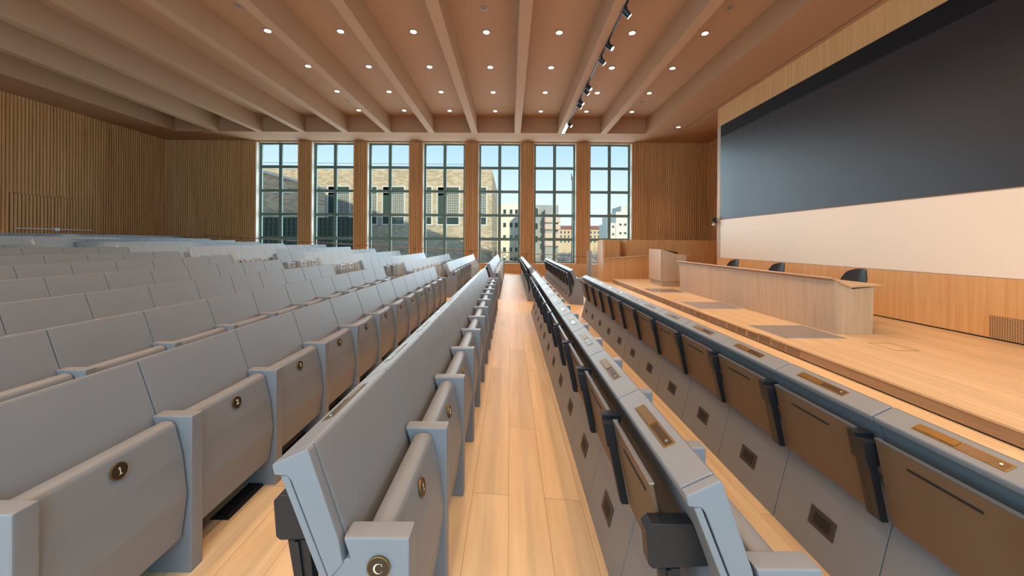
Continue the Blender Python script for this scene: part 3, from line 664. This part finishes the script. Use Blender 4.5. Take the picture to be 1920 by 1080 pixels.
# unseen block added behind the hall, it keeps the low sun off the rear windows
bm = B(); box(bm, (-40, -46, GROUND), (45, -32, 11.5)); nb = tag(link('sun_blocker', mesh_of('sun_blocker', bm, 'greyrender', 0), None, (0, 0, EYE)), 'unseen grey block added behind the hall to keep the low sun out', 'building'); nb['kind'] = 'structure'
def facade(name, label, x0, x1, y0, y1, top, mat, wins=(), roofm=None, roofh=0., lattice=False, frame='stone', bottom=None):
    s = thing(name, label, 'building', ((x0+x1)/2, y0, 0))
    ox = (x0+x1)/2; zb = GROUND if bottom is None else bottom
    bm = B(); box(bm, (x0-ox, 0, zb), (x1-ox, y1-y0, top)); link('wall', mesh_of(name+'_wall', bm, mat, 0), s)
    if roofm:
        bm = B(); prism(bm, [(-.6, top), ((y1-y0)/2, top+roofh), (y1-y0+.6, top)], x0-ox-.5, x1-ox+.5, 'x'); link('roof', mesh_of(name+'_roof', bm, roofm, 0), s)
    for (a, b, c, d) in wins:
        f = .0
        bm = B(); t = .22 if lattice else .1
        for p, q in (((a-t, c-t), (b+t, c)), ((a-t, d), (b+t, d+t)), ((a-t, c), (a, d)), ((b, c), (b+t, d))): box(bm, (p[0]-ox, -.12, p[1]), (q[0]-ox, .06, q[1]))
        fo = link('window', mesh_of('window_surround', bm, frame, 0), s)
        bm = B(); box(bm, (a-ox, -.02, c), (b-ox, .02, d)); link('pane', mesh_of('window_pane', bm, 'darkglass', 0), fo)
        if lattice:
            bm = B(); m = (a+b)/2-.1
            n = 6
            for i in range(n+1):
                xx = m+(b-m)*i/n; box(bm, (xx-.07-ox, -.08, c+1.2), (xx+.07-ox, -.03, d-1.2))
            for i in range(10):
                zz = c+1.2+(d-c-2.4)*i/9; box(bm, (m-ox, -.08, zz-.07), (b-ox, -.03, zz+.07))
            link('lattice', mesh_of('window_lattice', bm, 'lattice', 0), fo)
            bm = B(); box(bm, (a-ox, -.06, d-1.3), (b-ox, -.022, d)); box(bm, (a-ox, -.06, c), (m-ox, -.022, d)); link('green_shutter', mesh_of('green_shutter', bm, 'greendark', 0), fo)
    return s
k60 = 60/690.
facade('brick_building', 'long yellow brick building with tall green windows across the street', -62, -3., 60, 85, 11.8, 'brick',
       [((p-956.5-20)*k60, (p-956.5+19)*k60, 2.9, 8.9) for p in (892, 840.7, 789.4, 738, 686.8, 635.5, 584, 533)], lattice=True)
bm = B()
s = thing('annex_building', 'shaded grey annex with a sloping roof edge before the brick building', 'building', (-36, 46, 0))
bm = B(); prism(bm, [(-12, GROUND), (9.8, GROUND), (9.8, 7.2), (5.5, 8.4), (-12, 9.2)], 0, 6); link('wall', mesh_of('annex_wall', bm, 'brick', 0), s)
bm = B(); prism(bm, [(10.0, 7.2), (5.5, 8.42), (-12, 9.22), (-12, 9.5), (5.6, 8.75), (10.0, 7.5)], -.3, 6.2); link('coping', mesh_of('annex_coping', bm, 'stone', 0), s)
s = thing('trellis_screen', 'dark green trellis wall low outside the first windows', 'trellis', (-22.5, 40, 0))
bm = B(); box(bm, (-12, .1, GROUND), (5.4, .3, 2.6)); link('backing', mesh_of('trellis_backing', bm, 'greendark', 0), s)
bm = B()
for i in range(36): box(bm, (-12+i*.49, 0, GROUND), (-11.93+i*.49, .1, 2.6))
for i in range(12): box(bm, (-12, -.03, -2.8+i*.48), (5.4, .07, -2.74+i*.48))
link('lattice', mesh_of('trellis_lattice', bm, plain('grey green slat', (.06, .095, .075), .7), 0), s)
def px(x, y, d): return ((x-956.5)*d/690., (454.5-y)*d/690.)
def winrows(xs, ys, d, w, h): return [(px(x-w/2, 0, d)[0], px(x+w/2, 0, d)[0], px(0, y+h/2, d)[1], px(0, y-h/2, d)[1]) for x in xs for y in ys]
facade('white_apartments', 'sunlit cream apartment block seen beside the brick corner', px(925, 0, 95)[0], px(984, 0, 95)[0], 95, 110, px(0, 382, 95)[1], 'cream',
       winrows((946, 958, 968), (397, 422, 445, 468, 488), 95, 5, 8), roofm=None)
s = facade('grey_apartments', 'grey apartment block with pink balconies behind the bare shrubs', px(985, 0, 84)[0], px(1047, 0, 84)[0], 84, 94, px(0, 384, 84)[1], 'greyrender',
       winrows((1006,), (396, 424, 448), 84, 5, 12))
for i, y in enumerate((412, 425, 441, 456)):
    bm = B(); a = px(1021, y+5, 82); b = px(1050, y-5, 82); box(bm, (a[0]-s.location.x, -2.6, a[1]), (b[0]-s.location.x, .5, b[1]), .05, 1); link('balcony', mesh_of('balcony', bm, 'pinkrender', 0), s)
bm = B(); a = px(1022, 384, 82); box(bm, (a[0]-s.location.x, -2., GROUND), (px(1040, 0, 82)[0]-s.location.x, 0., px(0, 392, 82)[1])); link('core', mesh_of('balcony_core', bm, 'greyrender', 0), s)
facade('red_roof_building', 'distant sand coloured building with a long terracotta roof', px(1040, 0, 165)[0], px(1145, 0, 165)[0], 165, 180, px(0, 429, 165)[1], 'sand',
       winrows(range(1052, 1144, 7), (435, 443, 452), 165, 2.6, 4.5), roofm='roof', roofh=1.9)
facade('stepped_tower', 'sunlit cream tower with stepped top behind the last window', px(1155, 0, 100)[0], px(1215, 0, 100)[0], 100, 115, px(0, 396, 100)[1], 'cream',
       winrows((1163, 1172, 1181), (404, 420, 436, 448), 100, 4, 4))
s = facade('tower_annex', 'lower cream wing stepping down from the stepped tower', px(1145, 0, 99)[0], px(1154, 0, 99)[0], 99, 112, px(0, 417, 99)[1], 'cream', winrows((1149.5,), (424, 438), 99, 3.5, 4))
bm = B(); box(bm, (px(1164, 0, 101)[0], 101, px(0, 397, 101)[1]), (px(1190, 0, 101)[0], 110, px(0, 385, 101)[1])); 
tag(link('roof_pavilion', mesh_of('roof_pavilion', bm, 'stone', 0), None, (0, 0, EYE)), 'small roof room on top of the stepped tower', 'building')
def bare_tree(x, y, h, label, seed, leaves=False):
    rnd = random.Random(seed)
    t = thing('bare_shrub', label, 'shrub', (x, y, GROUND), 'bare shrubs outside')
    bm = B()
    def branch(p, d, L, r, n):
        q = p+d*L; cyl(bm, p, q, r, r*.6, n=5, cap=False)
        if n == 0: return
        for _ in range(3):
            nd_ = (d + Vector((rnd.uniform(-.7, .7), rnd.uniform(-.7, .7), rnd.uniform(-.1, .6)))).normalized()
            branch(p+d*L*rnd.uniform(.6, 1), nd_, L*rnd.uniform(.6, .85), r*.6, n-1)
    for _ in range(3): branch(Vector((rnd.uniform(-.3, .3), 0, 0)), Vector((rnd.uniform(-.3, .3), rnd.uniform(-.2, .2), 1)).normalized(), h*.33, .06, 4)
    link('branches', mesh_of('branches', bm, 'bark'), t)
for i, (xp, d, h, l) in enumerate(((943, 42, 4.6, 'bare shrub outside the fifth window before the cream block'), (1012, 38, 3.6, 'bare twiggy shrub outside the sixth window before grey apartments'), (1046, 40, 4.6, 'bare branching shrub outside the sixth window beside its mullion'), (1064, 34, 3.4, 'small bare shrub outside the sixth window by its edge'), (1120, 45, 5.0, 'bare bushy shrub outside the last window above the railing'))):
    bare_tree(px(xp, 0, d)[0], d, h, l, i+3)
s = thing('lamp_post', 'thin dark lamp post outside the sixth window', 'lamp post', (px(1072.5, 0, 20)[0], 20, GROUND))
bm = B(); cyl(bm, (0, 0, 0), (0, 0, 3.6-GROUND), .035, .025, n=10); link('pole', mesh_of('pole', bm, 'black'), s)
bm = B(); box(bm, (-.07, -.05, 3.4-GROUND), (-.02, .05, 3.75-GROUND), .01); link('lamp_head', mesh_of('street_head', bm, 'grey'), s)
for z, l in ((8.55, 'upper thin overhead wire crossing the sky outside'), (8.25, 'lower thin overhead wire crossing the sky outside')):
    bm = B(); cyl(bm, (-34, 0, z), (-4, 0, z-.1), .02, n=6); tag(link('hanging_wire', mesh_of('hanging_wire', bm, 'slot'), None, (0, 40, EYE)), l, 'wire', 'overhead wires')

# ------------------------------------------------------------------ camera and render look
cam = bpy.data.cameras.new('camera'); co = bpy.data.objects.new('camera', cam); COL.objects.link(co)
cam.sensor_width = 36; cam.lens = 690/1920*36; cam.shift_x = 3.5/1920; cam.shift_y = -85.5/1920; cam.clip_end = 1000
co.rotation_euler = (Matrix.Rotation(PI/2, 3, 'X') @ Matrix.Rotation(.0058, 3, 'Z')).to_euler(); co.location = (0, 0, EYE)
SC.camera = co
SC.view_settings.view_transform = 'Standard'; SC.view_settings.look = 'None'; SC.view_settings.gamma = 1; SC.view_settings.use_curve_mapping = False
SC.view_settings.exposure = 0.
c = SC.cycles
c.max_bounces = 7; c.diffuse_bounces = 4; c.glossy_bounces = 3; c.transparent_max_bounces = 8; c.transmission_bounces = 3
c.sample_clamp_indirect = 6; c.use_denoising = True; c.caustics_reflective = False; c.caustics_refractive = False
c.use_light_tree = True
